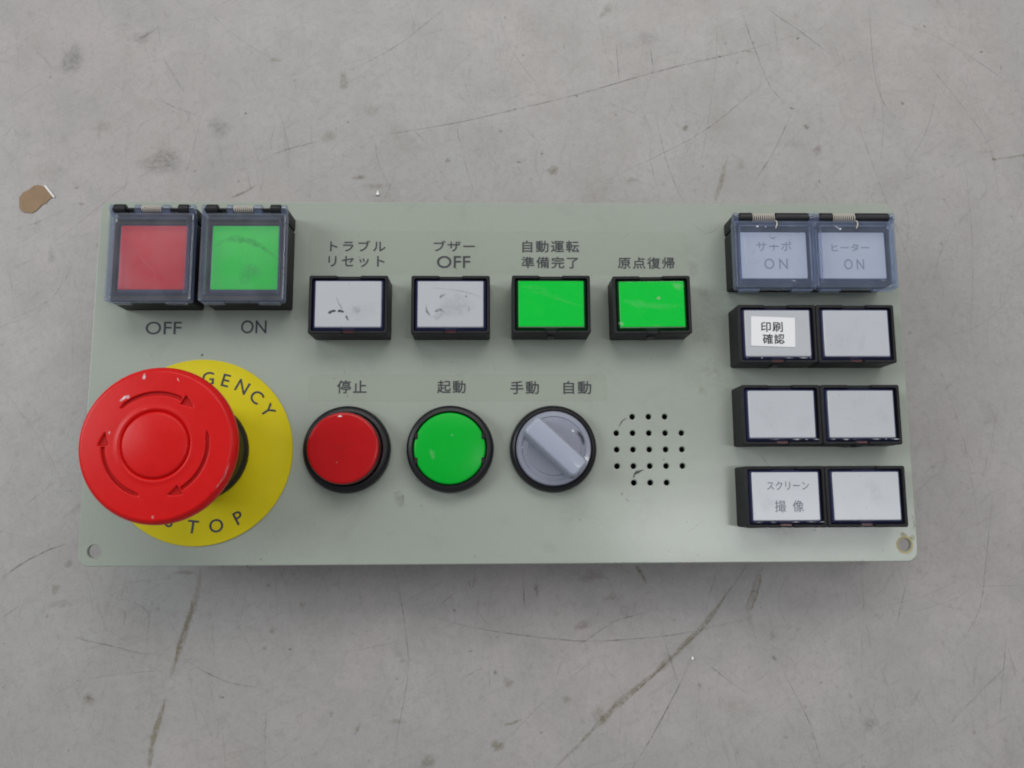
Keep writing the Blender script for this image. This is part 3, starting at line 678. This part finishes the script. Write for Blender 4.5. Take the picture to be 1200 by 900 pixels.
def cap(text, rect, parent, space=1.15, bold=0.035): return lettering('caption', text, rect, .1, 'ink', parent, space, bold)
cap('トラブル', (-51.2, -34.8, 38.3, 41.6), f1, 1.25); cap('リセット', (-51.6, -35.0, 33.5, 36.8), f1, 1.25)
cap('ブザー', (-20.3, -8.1, 38.3, 41.6), f1, 1.15); cap('OFF', (-19.3, -9.4, 33.2, 36.9), f1, 1.0, .03)
cap('自動運転', (6.3, 23.3, 38.1, 41.7), f1); cap('準備完了', (6.0, 23.0, 33.2, 36.7), f1)
cap('原点復帰', (35.0, 52.0, 33.1, 36.6), f1)
cap('停止', (-48.1, -39.6, -4.5, -.7), f2); cap('起動', (-18.9, -10.7, -4.5, -.8), f2)
cap('手動', (2.5, 10.8, -4.8, -1.0), f2); cap('自動', (18.1, 26.2, -4.8, -1.0), f2)
lettering('caption', 'OFF', (-104.5, -94.1, 13.0, 16.8), DECK+.06, 'ink', panel, 1.0, .03); lettering('caption', 'ON', (-76.7, -69.3, 13.3, 17.2), DECK+.06, 'ink', panel, 1.0, .03)

def contact_block(parent, w, h, depth, mat='block'):
    bm = bmesh.new(); box(bm, -w/2, w/2, -h/2, h/2, -depth*.45, -1.65, .4); box(bm, -w/2+1.2, w/2-1.2, -h/2+1, h/2-1, -depth, -depth*.45-.02, .4)
    for sx in (-1, 1): box(bm, sx*w*.25-1, sx*w*.25+1, -1.6, 1.6, -depth-.01-2.2, -depth-.01, .2)
    return mesh_object('contact_block', bm, mat, parent)

# ---- rectangular illuminated push buttons
def rect_button(x, y, lens, edge, label, tilt=0, w=22.5, h=17.0, bottom_tab=True, h0=9.4):
    bm = bmesh.new(); nt_ = 3.1; t = .85
    o0 = rrect(w, h, .5, 2, notch=nt_); o1 = rrect(w-.5, h-.5, .4, 2, notch=nt_); i0 = rrect(w-2*t+.1, h-2*t+.1, .5, 2, notch=nt_); i1 = rrect(w-2*t, h-2*t, .5, 2, notch=nt_)
    def zz(pts, z, cut):
        r = []
        for (px, py) in pts:
            q = z
            if py > h/2-1.6 and abs(px) <= nt_+.01: q = z-cut
            if py < -h/2+1.6 and abs(px) <= nt_*.55+.01: q = z-cut*.8
            r.append(q)
        return r
    loft(bm, [(o0, 0), (o0, zz(o0, h0-.25, 1.0)), (o1, zz(o1, h0, 1.0)), (i0, zz(i0, h0, 1.0)), (i1, zz(i1, h0-.3, .8)), (i1, 6.2)])
    o = mesh_object('push_button', bm, 'black', panel, (x, y, DECK), tilt, 30, label)
    # tapered lens edge and the flat window in it
    bm = bmesh.new(); lw, lh = w-2*t-.35, h-2*t-.35; ww, wh = 18.7, 13.3; dy = .15
    loft(bm, [(rrect(lw, lh, .5, 3), 5.6), (rrect(lw, lh, .5, 3), h0-1.1), (rrect(lw-.2, lh-.2, .5, 3), h0-.9), (rrect(ww+.35, wh+.35, .4, 3, 0, dy), h0-.15), (rrect(ww+.05, wh+.05, .35, 3, 0, dy), h0-.2)])
    mesh_object('lens_edge', bm, edge, o, smooth=25)
    bm = bmesh.new(); loft(bm, [(rrect(ww, wh, .3, 3, 0, dy), h0-.9), (rrect(ww, wh, .3, 3, 0, dy), h0-.14), (rrect(ww-.3, wh-.3, .3, 3, 0, dy), h0-.02)])
    ln = mesh_object('lens', bm, lens, o, smooth=25)
    bm = bmesh.new(); box(bm, -1.6, 1.6, -h/2+.35, -h/2+1.05, 5, h0-.75, .1, .08); mesh_object('latch_tab', bm, 'darkred' if lens == 'white' else 'soot', o)
    if bottom_tab:
        bm = bmesh.new(); box(bm, -1.0, 1.0, -h/2-.45, -h/2+.1, 3.0, 6.5, .1, .08); mesh_object('side_clip', bm, 'soot', o)
    contact_block(o, 17, 13, 20)
    return o, ln
TOPZ = 9.42
b1, l1 = rect_button(-43.8, 19.8, 'white', 'navy', 'white lens button with two short black marks, under the captions トラブルリセット', bottom_tab=False)
b2, l2 = rect_button(-14.7, 19.8, 'white', 'navy', 'white lens button with a round grey smudge, under the captions ブザー OFF', bottom_tab=False)
b3, l3 = rect_button(14.1, 19.9, 'green', 'deepgreen', 'bright green button under the captions 自動運転 準備完了')
b4, l4 = rect_button(43.1, 19.8, 'green', 'deepgreen', 'bright green button under the caption 原点復帰', .012)
K = (.05, .05, .06)
def lens_marks(btn, marks): add_marks('scuffs', marks, btn, TOPZ+.02, step=.0008)
lens_marks(b1, [('l', K, .85, 4, [(-5.6, -2.6), (-4.6, -2.1), (-3.4, -1.9)]), ('l', K, .75, 3, [(-3.0, -2.1), (-2.0, -1.9), (-1.1, -2.2)]), ('l', K, .45, 1.2, [(-.6, -3.2), (-.2, -4.0), (.3, -4.8)]),
                ('b', (.25, .25, .3), 1.3, .18, (2.4, -1.6, 1.2, .3)), ('l', (.3, .3, .35), .4, .35, [(-3.6, 2.4), (-2.6, .2), (-1.4, -1.8)]), ('b', (.3, .3, .34), 4, .07, (4, -2, 3, .3)), ('l', (.3, .3, .3), .4, .3, [(-.2, 6.3), (.6, 5.6)])])
lens_marks(b2, [('b', (.3, .3, .34), 4.6, .16, (1.2, -.6, 3.9, .2)), ('l', (.15, .15, .17), .5, .6, [(-3.2, 1.6), (-2.6, 2.6), (-1.0, 2.9)]), ('l', (.15, .15, .17), .6, .6, [(4.2, 2.0), (4.8, 2.8)]), ('l', (.18, .18, .2), .8, .55, [(-4.6, -2.2), (-2.9, -1.6), (-1.4, -2.4)]),
                ('l', (.22, .22, .24), .5, .5, [(-7.0, .4), (-6.8, -2.0), (-5.6, -3.6)]), ('l', (.2, .2, .24), .5, .45, [(5.2, -.2), (5.2, -2.6)]), ('b', (.3, .3, .34), 1.6, .18, (-3.5, -3.4, 1.0, .2)), ('l', (.35, .35, .38), .3, .4, [(-6, 5.0), (0, 4.4), (6, 3.2), (9, 2.0)])])
lens_marks(b3, [('l', (.3, .75, .35), 1.0, .10, [(-9.2, 3.8), (-2, 3.0), (4, .8), (9.2, -.9)]), ('l', (.3, .75, .35), 1.4, .08, [(-9.2, 5.3), (-3, 4.5), (-1, 4.2)])])
lens_marks(b4, [('b', (.45, .6, .4), .55, .8, (1.9, 1.9, .5, 0)), ('l', (.4, .8, .45), 1.5, .14, [(-9, 1.6), (-4, .3), (3, -.6), (9.2, -.2)]), ('b', (.5, .8, .5), 2.0, .2, (7.6, 5.3, 1.0, -.3)), ('b', (.4, .7, .4), .7, .6, (-9.1, -5.5, .6, 0)), ('l', (.4, .7, .4), .4, .5, [(0, -6.3), (2, -6.2)])])

rows = [(11.3, 'second'), (-12.0, 'third'), (-35.0, 'bottom')]
RB = {}
for (yy, rname) in rows:
    for side, xx in (('l', 79.0), ('r', 101.75)):
        if rname == 'second': lab = 'white lens button with a paper sticker reading 印刷確認' if side == 'l' else 'blank white lens button right of the sticker button'
        elif rname == 'third': lab = 'blank white lens button below the sticker button' if side == 'l' else 'blank white lens button in the right column, third row'
        else: lab = 'white lens button printed スクリーン撮像' if side == 'l' else 'blank white lens button beside the corner mounting hole'
        RB[rname+side] = rect_button(xx, yy, 'white', 'navy', lab, w=22.6, bottom_tab=(rname+side in ('secondl', 'thirdr')))
for key in RB:
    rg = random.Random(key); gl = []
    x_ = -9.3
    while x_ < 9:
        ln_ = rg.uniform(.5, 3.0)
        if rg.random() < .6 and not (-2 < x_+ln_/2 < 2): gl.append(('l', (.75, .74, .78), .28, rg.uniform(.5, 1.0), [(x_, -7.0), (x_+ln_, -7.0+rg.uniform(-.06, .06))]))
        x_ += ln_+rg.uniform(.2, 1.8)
    if key in ('secondl', 'thirdl', 'thirdr', 'bottoml'): add_marks('edge_glints', gl, RB[key][0], TOPZ-.1, step=.0008)  # short pale strokes paint glints along the lower lens edges
    add_marks('scuffs', [('b', (.3, .3, .33), rg.uniform(1, 4), rg.uniform(.02, .07), (rg.uniform(-6, 6), rg.uniform(-4, 4), rg.uniform(1, 3), rg.uniform(0, 3))) for _ in range(3)]
        + [('b', (.25, .25, .28), .15, .5, (rg.uniform(-9, 9), rg.uniform(-6, 6), .15, 0)) for _ in range(4)]
        + [('l', (.35, .35, .38), .15, .12, [(rg.uniform(-8, 0), rg.uniform(-5, 5)), (rg.uniform(0, 8), rg.uniform(-5, 5))])], RB[key][0], TOPZ+.005, step=.0004)
bm = bmesh.new(); loft(bm, [(rrect(12.7, 8.6, .15, 1), 0), (rrect(12.7, 8.6, .15, 1), .12)])
st = mesh_object('sticker', bm, 'paper', RB['secondl'][0], (-1.35, .55, TOPZ+.01), -.035)
lettering('caption', '印刷', (-3.3, 2.9, .25, 3.1), .16, 'ink', RB['secondl'][0], 1.1, .06).location = Vector((-1.7, 1.95, TOPZ+.16))*S
lettering('caption', '確認', (-3.3, 2.9, .25, 3.1), .16, 'ink', RB['secondl'][0], 1.1, .06).location = Vector((-1.35, -1.55, TOPZ+.16))*S
b = RB['bottoml'][0]
lettering('caption', 'スクリーン', (-5.2, 6.6, 1.9, 4.3), TOPZ+.03, 'pencil', b, 1.0, 0)
lettering('caption', '撮', (-3.2, -.1, -4.2, -1.0), TOPZ+.03, 'pencil', b); lettering('caption', '像', (1.8, 4.9, -4.2, -1.0), TOPZ+.03, 'pencil', b)

# ---- covered push buttons
def helix(bm, x0, x1, cy, cz, r, turns, wr):
    n = int(turns*12); tube(bm, [(x0+(x1-x0)*i/n, cy+r*math.cos(2*math.pi*turns*i/n), cz+r*math.sin(2*math.pi*turns*i/n)) for i in range(n+1)], wr, 5); return bm

def clear_cover(o, w, y0, y1, zt, zb, mat, inset=1.7, dx=0):
    """moulded clear lid: flat top, raised inner step, four thin walls, latch gap in front"""
    bm = bmesh.new(); cy = (y0+y1)/2; h = y1-y0
    bm2 = bmesh.new()
    loft(bm, [(rrect(w-.3, h-.3, .5, 3, dx, cy), zt-.35), (rrect(w-.9, h-.9, .5, 3, dx, cy), zt), (rrect(w-2*inset, h-2*inset, .4, 3, dx, cy), zt), (rrect(w-2*inset-.3, h-2*inset-.3, .4, 3, dx, cy), zt+.35)], cap0=False)
    c = mesh_object('cover', bm, mat, o)
    # edge walls: the same lid, seen edge-on, where the plastic looks dense
    loft(bm2, [(rrect(w, h, .6, 3, dx, cy), zb), (rrect(w, h, .6, 3, dx, cy), zt-.5), (rrect(w-.4, h-.4, .5, 3, dx, cy), zt-.3), (rrect(w-1.1, h-1.1, .4, 3, dx, cy), zt-.45), (rrect(w-1.2, h-1.2, .4, 3, dx, cy), zb)], closed=True)
    mesh_object('cover_wall', bm2, 'clearedge', o)
    bm3 = bmesh.new()
    for a0, a1, b0, b1 in ((dx-w/2+inset-.1, dx-w/2+inset+.15, y0+inset, y1-inset), (dx+w/2-inset-.15, dx+w/2-inset+.1, y0+inset, y1-inset), (dx-w/2+inset, dx+w/2-inset, y0+inset-.1, y0+inset+.15), (dx-w/2+inset, dx+w/2-inset, y1-inset-.15, y1-inset+.1)):
        box(bm3, a0, a1, b0, b1, zt-.6, zt+.3, .05, .04)
    mesh_object('cover_rib', bm3, 'clearedge', o)
    bm4 = bmesh.new()
    for a0, a1 in ((dx-w/2+1.2, dx-w/2+w*.30), (dx+w/2-w*.30, dx+w/2-1.2)): box(bm4, a0, a1, y0-.7, y0-.05, zb+.5, zt-1.0, .2, .15)
    mesh_object('cover_lip', bm4, mat, o)

def big_button(x, y, lens, label):
    """square covered button; local origin = centre of the 23 x 28 mm body"""
    bm = bmesh.new()
    w, h = 23.0, 28.0
    lo = rrect(w, 23.8, .5, 2, 0, -2.1); li = rrect(w-2.2, 21.0, .5, 2, 0, -1.6)
    loft(bm, [(lo, 0), (lo, 9.6), (rrect(w-.5, 23.3, .4, 2, 0, -2.1), 9.9), (li, 9.9), (li, 8.0)])
    box(bm, -w/2, w/2, 10.2, 14.0, 0, 9.0, .4, .5)
    o = mesh_object('covered_push_button', bm, 'black', panel, (x, y, DECK), 0, 30, label)
    bm = bmesh.new(); loft(bm, [(rrect(20.3, 20.3, .4, 2, 0, -1.0), 7.6), (rrect(20.3, 20.3, .4, 2, 0, -1.0), 9.3), (rrect(19.3, 19.1, .4, 2, 0, -1.0), 9.8)])
    mesh_object('lens_edge', bm, 'navy', o, smooth=25)
    bm = bmesh.new(); loft(bm, [(rrect(18.9, 18.7, .3, 2, 0, -.9), 9.5), (rrect(18.9, 18.7, .3, 2, 0, -.9), 9.95), (rrect(18.5, 18.3, .3, 2, 0, -.9), 10.05)])
    mesh_object('lens', bm, lens, o, smooth=25)
    clear_cover(o, 24.0, -14.2, 11.5, 12.8, 9.95, 'clear')
    L = -12.0; cy, cz = 12.75, 11.6
    for a, c in ((1.1, 4.4), (19.3, 22.3)):
        bm = bmesh.new(); rod(bm, (L+a, cy, cz), (L+c, cy, cz), 1.45, 16, .2); box(bm, L+a+.1, L+c-.1, 11.6, 13.8, 8.9, cz, .2); mesh_object('hinge_knuckle', bm, 'soot', o, smooth=35)
    for a, c in ((0, 1.0), (7.0, 8.8), (14.7, 17.0), (22.4, 24.0)):
        bm = bmesh.new(); rod(bm, (L+a, cy, cz), (L+c, cy, cz), 1.4, 16, .2); box(bm, L+a+.05, L+c-.05, 10.9, 12.4, cz-1.2, cz+.6, .2); mesh_object('cover_lug', bm, 'clearedge', o, smooth=35)
    bm = bmesh.new(); helix(bm, L+8.9, L+14.6, cy+.1, cz, .85, 10, .17); mesh_object('hinge_spring', bm, 'steel', o, smooth=60)
    bm = bmesh.new(); rod(bm, (L+.4, cy, cz), (L+23.4, cy, cz), .45, 10); mesh_object('hinge_pin', bm, 'soot', o, smooth=60)
    contact_block(o, 18, 18, 23.5)
    return o
off = big_button(-99.3, 34.2, 'redlens', 'square red button under a clear hinged cover, above the caption OFF')
on = big_button(-73.3, 34.2, 'green', 'square green button under a clear hinged cover, above the caption ON')
add_marks('scuffs', [('l', (.0, .38, .05), 1.8, .38, [(-9.3, 1.8), (-6.5, 3.9), (-2.5, 4.6), (2, 3.6), (6, 1.4), (9.2, -1.4)]), ('b', (.0, .42, .07), 4, .3, (1.5, -5.5, 2.4, .4))], on, 10.1, step=.0008)
add_marks('scuffs', [('b', (.15, .15, .16), .3, .7, (-5.6, -10.4, .35, 0)), ('l', (.6, .6, .62), .2, .12, [(-4, 0), (1, -5), (3, -8)])], off, 13.2, step=.0008)
add_marks('scuffs', [('l', (.1, .1, .12), .35, .6, [(-10.9, 4), (-10.4, 0), (-9.9, -2)])], on, 12.9, step=.0008)

def small_covered(x, y, label, w=23.3, dx=0):
    bm = bmesh.new()
    lo = rrect(22.8, 17.0, .5, 2, 0, -2.0); li = rrect(20.9, 15.0, .5, 2, 0, -2.0)
    loft(bm, [(lo, 0), (lo, 9.2), (rrect(22.3, 16.5, .4, 2, 0, -2.0), 9.4), (li, 9.4), (li, 7.0)])
    box(bm, -11.4, 11.4, 6.8, 10.6, 0, 9.0, .4, .5)
    o = mesh_object('covered_push_button', bm, 'black', panel, (x, y, DECK), 0, 30, label)
    bm = bmesh.new(); loft(bm, [(rrect(20.5, 14.6, .4, 2, 0, -2), 6.6), (rrect(20.5, 14.6, .4, 2, 0, -2), 9.0), (rrect(19.6, 14.1, .4, 2, 0, -1.9), 9.5)])
    mesh_object('lens_edge', bm, 'navy', o, smooth=25)
    bm = bmesh.new(); loft(bm, [(rrect(19.2, 13.8, .3, 2, 0, -1.9), 9.3), (rrect(19.2, 13.8, .3, 2, 0, -1.9), 9.6), (rrect(18.9, 13.5, .3, 2, 0, -1.9), 9.7)])
    mesh_object('lens', bm, 'white', o, smooth=25)
    clear_cover(o, w, -12.3, 7.6, 12.8, 9.45, 'clearblue', 1.5, dx)
    L = dx-w/2; cy, cz = 8.7, 11.7
    for a, c in ((1.7, 5.5), (12.2, w-1.6)):
        bm = bmesh.new(); rod(bm, (L+a, cy, cz), (L+c, cy, cz), 1.4, 18, .2); box(bm, L+a+.1, L+c-.1, 7.75, 9.9, 8.9, cz, .2); mesh_object('hinge_knuckle', bm, 'soot', o, smooth=35)
    for a, c in ((0, 1.55), (w-1.5, w)):
        bm = bmesh.new(); rod(bm, (L+a, cy, cz), (L+c, cy, cz), 1.4, 16, .2); box(bm, L+a+.05, L+c-.05, 7.0, 8.7, cz-1.4, cz+.7, .2); mesh_object('cover_lug', bm, 'clearedge', o, smooth=35)
    bm = bmesh.new(); helix(bm, L+5.5, L+12.2, cy, cz, 1.1, 11, .16); tube(bm, [(L+12.2, cy-1.0, cz+.5), (L+12.35, cy-1.6, cz+1.35), (L+12.3, cy-2.6, cz+1.5), (L+11.9, cy-3.6, cz+1.45)], .16)
    mesh_object('hinge_spring', bm, 'steel', o, smooth=60)
    bm = bmesh.new(); rod(bm, (L+.4, cy, cz), (L+w-.4, cy, cz), .6, 10); mesh_object('hinge_pin', bm, 'soot', o, smooth=60)
    contact_block(o, 17, 14, 23.5)
    return o
cl = small_covered(78.9, 36.3, 'white button printed サーボ ON under a blue tinted hinged cover', 23.4, -.5)
cr = small_covered(101.9, 36.3, 'white button printed ヒーター ON under a blue tinted hinged cover', 23.4, -.1)
lettering('caption', 'サーボ', (-5.0, 5.3, -.6, 2.2), 9.75, 'faint', cl, 1.1, .05); lettering('caption', 'ON', (-2.9, 3.9, -6.0, -2.9), 9.75, 'faint', cl, 1.5, .04)
lettering('caption', 'ヒーター', (-6.0, 5.0, -.7, 1.6), 9.75, 'faint', cr, 1.1, .05); lettering('caption', 'ON', (-2.6, 3.2, -6.1, -3.0), 9.75, 'faint', cr, 1.5, .04)
P = (.16, .17, .21)
add_marks('scuffs', [('l', P, .32, .85, [(-.8, 4.4), (-.7, 3.3), (.0, 3.1), (1.2, 3.9)]), ('l', P, .3, .7, [(.0, 1.9), (.1, .2), (-.5, -.9)]), ('l', P, .25, .6, [(4.8, 4.0), (5.4, 3.7)]), ('l', P, .25, .5, [(4.3, 2.4), (5.4, 3.0)]), ('l', P, .25, .5, [(6.0, 4.8), (8.2, 4.9)]), ('l', P, .25, .4, [(-5.3, .2), (-6.4, -1.8)]), ('l', (.7, .7, .75), .3, .5, [(-3, -3), (-6, -4.5)])], cl, 9.78, step=.0008)
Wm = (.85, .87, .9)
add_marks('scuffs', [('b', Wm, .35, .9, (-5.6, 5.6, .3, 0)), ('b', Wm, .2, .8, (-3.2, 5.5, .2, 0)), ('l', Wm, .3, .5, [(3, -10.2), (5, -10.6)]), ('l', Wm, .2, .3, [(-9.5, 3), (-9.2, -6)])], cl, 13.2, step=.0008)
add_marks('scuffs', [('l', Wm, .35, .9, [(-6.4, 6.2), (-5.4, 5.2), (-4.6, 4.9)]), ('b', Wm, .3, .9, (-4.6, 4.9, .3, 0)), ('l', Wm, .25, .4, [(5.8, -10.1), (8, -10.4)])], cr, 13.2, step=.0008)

# ---- round buttons
def bezel(name, x, y, label, hz=3.6, rout=12.6, rin=10.4):
    bm = loft(bmesh.new(), [(circ(rout-.1, 72), 0), (circ(rout, 72), 1.2), (circ(rout-.3, 72), hz-.7), (circ(rout-1.0, 72), hz), (circ(rin+.3, 72), hz+.15), (circ(rin, 72), hz-.3), (circ(rin, 72), 1.0)])
    return mesh_object(name, bm, 'soot', panel, (x, y, DECK), 0, 40, label)
rb = bezel('round_push_button', -44.6, -20.95, 'round deep red raised button under the caption 停止')
bm = loft(bmesh.new(), [(circ(9.9, 72), 7.3), (circ(10.02, 72), 7.6), (circ(9.95, 72), 8.05), (circ(9.75, 72), 8.27), (circ(9.2, 72), 8.35), (circ(5, 72), 8.45), (circ(1, 72), 8.45)])
mesh_object('cap', bm, 'redcap', rb, smooth=50); bm = loft(bmesh.new(), [(circ(10.25, 72), 1.2), (circ(10.2, 72), 7.2), (circ(10.0, 72), 7.5), (circ(9, 72), 7.5)]); mesh_object('cap_collar', bm, 'darkred', rb, smooth=40); contact_block(rb, 20, 20, 21)
add_marks('scuffs', [('b', (.9, .85, .85), .55, .95, (-.9, 8.9, .28, 0)), ('b', (.6, .3, .3), .2, .6, (-1.5, -4, .2, 0)), ('l', (.3, .005, .008), .6, .12, [(-6, 1), (0, 0), (5, 2)])], rb, 8.47, step=.0008)
gb = bezel('round_push_button', -14.95, -20.95, 'round bright green flush button under the caption 起動', 4.9)
bm = loft(bmesh.new(), [(circ(10.3, 72), 1.2), (circ(10.2, 72), 4.6), (circ(10.0, 72), 5.0), (circ(9.6, 72), 5.15), (circ(4, 72), 5.2), (circ(1, 72), 5.2)])
mesh_object('cap', bm, 'greencap', gb, smooth=50); contact_block(gb, 20, 20, 21)
add_marks('scuffs', [('b', (.3, .7, .35), .3, .7, (.7, 3.8, .25, 0)), ('b', (.3, .65, .3), .8, .35, (-4.9, -1.6, 1.3, .2))], gb, 5.23, step=.0008)
bm = bmesh.new()
for a in (20, 160, 200, 340): 
    q = math.radians(a); box(bm, 10.15*math.cos(q)-.5, 10.15*math.cos(q)+.5, 10.15*math.sin(q)-.9, 10.15*math.sin(q)+.9, 4.2, 5.3, .2)
mesh_object('key_tab', bm, 'soot', gb)

sw = bezel('selector_switch', 14.75, -20.95, 'round selector switch with a grey bar knob turned to 手動', 3.6, 12.6, 10.9)
bm = loft(bmesh.new(), [(circ(10.8, 72), .9), (circ(10.75, 72), 3.7), (circ(10.4, 72), 4.3), (circ(9.2, 72), 4.5), (circ(9.0, 72), 4.25), (circ(7.8, 72), 4.15), (circ(7.6, 72), 4.4), (circ(2, 72), 4.4)])
dial = mesh_object('dial', bm, 'greyknob', sw, smooth=30)
ang = math.radians(137)
bm = bmesh.new()
loft(bm, [(rrect(19.8, 7.0, 1.6, 5), 4.2), (rrect(19.5, 6.6, 1.5, 5), 8.5), (rrect(19.2, 6.2, 1.4, 5), 10.8), (rrect(18.8, 5.8, 1.3, 5), 11.5), (rrect(18.2, 5.2, 1.1, 5), 11.9), (rrect(17.4, 4.4, .9, 5), 12.05)])
mesh_object('handle', bm, 'greybar', sw, (0, 0, 0), ang, 35)
contact_block(sw, 20, 20, 22)
add_marks('scuffs', [('l', (.02, .02, .03), .8, 3, [(6.6, 5.0), (7.9, 3.2), (8.5, .8)]), ('l', (.9, .92, .95), .8, .8, [(4.9, 5.4), (6.0, 4.4)]), ('b', (.8, .82, .85), .3, .6, (-9.0, .2, .3, 0))], sw, 4.6, step=.0008)  # the white stroke is a highlight painted on the dial's upper right

# ---- emergency stop
es = bezel('emergency_stop', -86.9, -21.3, 'large red mushroom emergency stop over a round yellow plate', 3, 14.2, 12.6)
bm = loft(bmesh.new(), [(circ(13.4, 72), 3.0), (circ(13.4, 72), 9.5), (circ(12.8, 72), 10.5), (circ(12.6, 72), 18), (circ(14.5, 72), 25.5)])
mesh_object('neck', bm, 'soot', es, smooth=40)
ETX, ETY = 1.5, .1
bm = loft(bmesh.new(), [(circ(26.8, 128), 0.02), (circ(26.8, 128), .35), (circ(26.6, 128), .5), (circ(24, 128), .5), (circ(23.6, 128), .62), (circ(12, 128), .62)])
np_ = mesh_object('name_plate', bm, 'yellow', es, (-.25, -.1, 0), smooth=20)
for word, a0, st_, r, flip in (('EMERGENCY', 90+14.1*4, -14.1, 21.2, 0), ('STOP', 246, 17.6, 21.5, 1)):
    for i, ch in enumerate(word):
        a = math.radians(a0+st_*i); x, y = ETX+r*math.cos(a), ETY+r*math.sin(a)
        lettering('letter', ch, (x, x, y, y), .68, 'ink', es, 1, .05, a-math.pi/2 if not flip else a+math.pi/2, False, 5.3)
# the mushroom head: a dense polar mesh so that the ring groove and the three arrows are really engraved
def arrow_depth(r, th):
    d = math.degrees(th) % 120
    # arrows run clockwise from 135 to 46 degrees, repeated every 120
    q = (135-math.degrees(th)) % 120
    if q <= 74: hw = .52 if q < 73 else .0; c = 13.0; 
    elif q <= 90: hw = 1.45*(90-q)/16; c = 13.0
    else: return 0
    if q < 5: hw *= .4+.6*q/5
    e = hw-abs(r-c)
    return max(0, min(1, e/.22))
def cap_z(r):
    if r > 19.2: return 29.6-(r-19.2)**2*2.2
    z = 30.4-(r/19.2)**2*.8+.55
    if r < 8.35: z = 31.05+.75*(1-(r/8.35)**2)
    g = math.exp(-((r-8.45)/.26)**2); z -= .55*g
    z += .18*math.exp(-((r-9.3)/.4)**2)
    return z
bm = bmesh.new(); NT = 360
radii = [.6, 2, 4, 6, 7.2, 7.7, 7.95, 8.15, 8.3, 8.45, 8.6, 8.75, 8.95, 9.2, 9.5, 10, 10.6]+[10.9+.2*i for i in range(22)]+[15.6, 16.5, 17.5, 18.4, 18.9, 19.25, 19.5, 19.7, 19.9]
loops = []
for r in radii: loops.append(([(r*math.cos(2*math.pi*i/NT), r*math.sin(2*math.pi*i/NT)) for i in range(NT)], [cap_z(r)-.60*arrow_depth(r, 2*math.pi*i/NT) for i in range(NT)]))
for r, z in ((20.0, 27.9), (19.95, 27.3), (19.4, 26.2), (17.5, 24.8), (14.6, 24.4)): loops.append((circ(r, NT), z))
loft(bm, loops)
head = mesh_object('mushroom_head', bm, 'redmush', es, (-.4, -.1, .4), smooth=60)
head.data.materials.append(M['redgroove'])     # a darker red paints shade into the engraved arrows
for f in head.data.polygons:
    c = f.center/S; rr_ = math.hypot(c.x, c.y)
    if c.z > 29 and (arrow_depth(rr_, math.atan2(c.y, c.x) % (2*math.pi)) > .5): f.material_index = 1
mz = lambda x, y: cap_z(math.hypot(x+.4, y+.1))+.45
add_marks('chips_and_rim_arc', [('b', (.85, .8, .82), .35, .95, (-4.2, 17.2, .9, 0)), ('b', (.85, .8, .82), .4, .8, (-9.0, 11.6, 1.0, -.9)), ('b', (.8, .75, .78), .4, .7, (-7.9, 12.0, .6, -.9)), ('b', (.8, .75, .78), .3, .6, (-11.9, 3.0, .35, 0)), ('b', (.85, .8, .8), .4, .8, (-.1, -18.0, .35, 0)),
    ('l', (.8, .6, .6), .2, .5, [(-4, 8.8), (-2.6, 9.0)]), ('b', (.9, .8, .8), .15, .7, (4.4, 16.4, .5, .5)), ('l', (.85, .6, .6), .3, .5, [(18.2, -4.6), (17.0, -8.0), (14.5, -11.8)])], es, 0, zfun=mz, step=.0008)  # pale chips, plus a thin pale arc along the lower right rim
contact_block(es, 26, 26, 23.78)

# every part was modelled relative to the panel plane; the block feet stand on the table
bpy.context.view_layer.update()
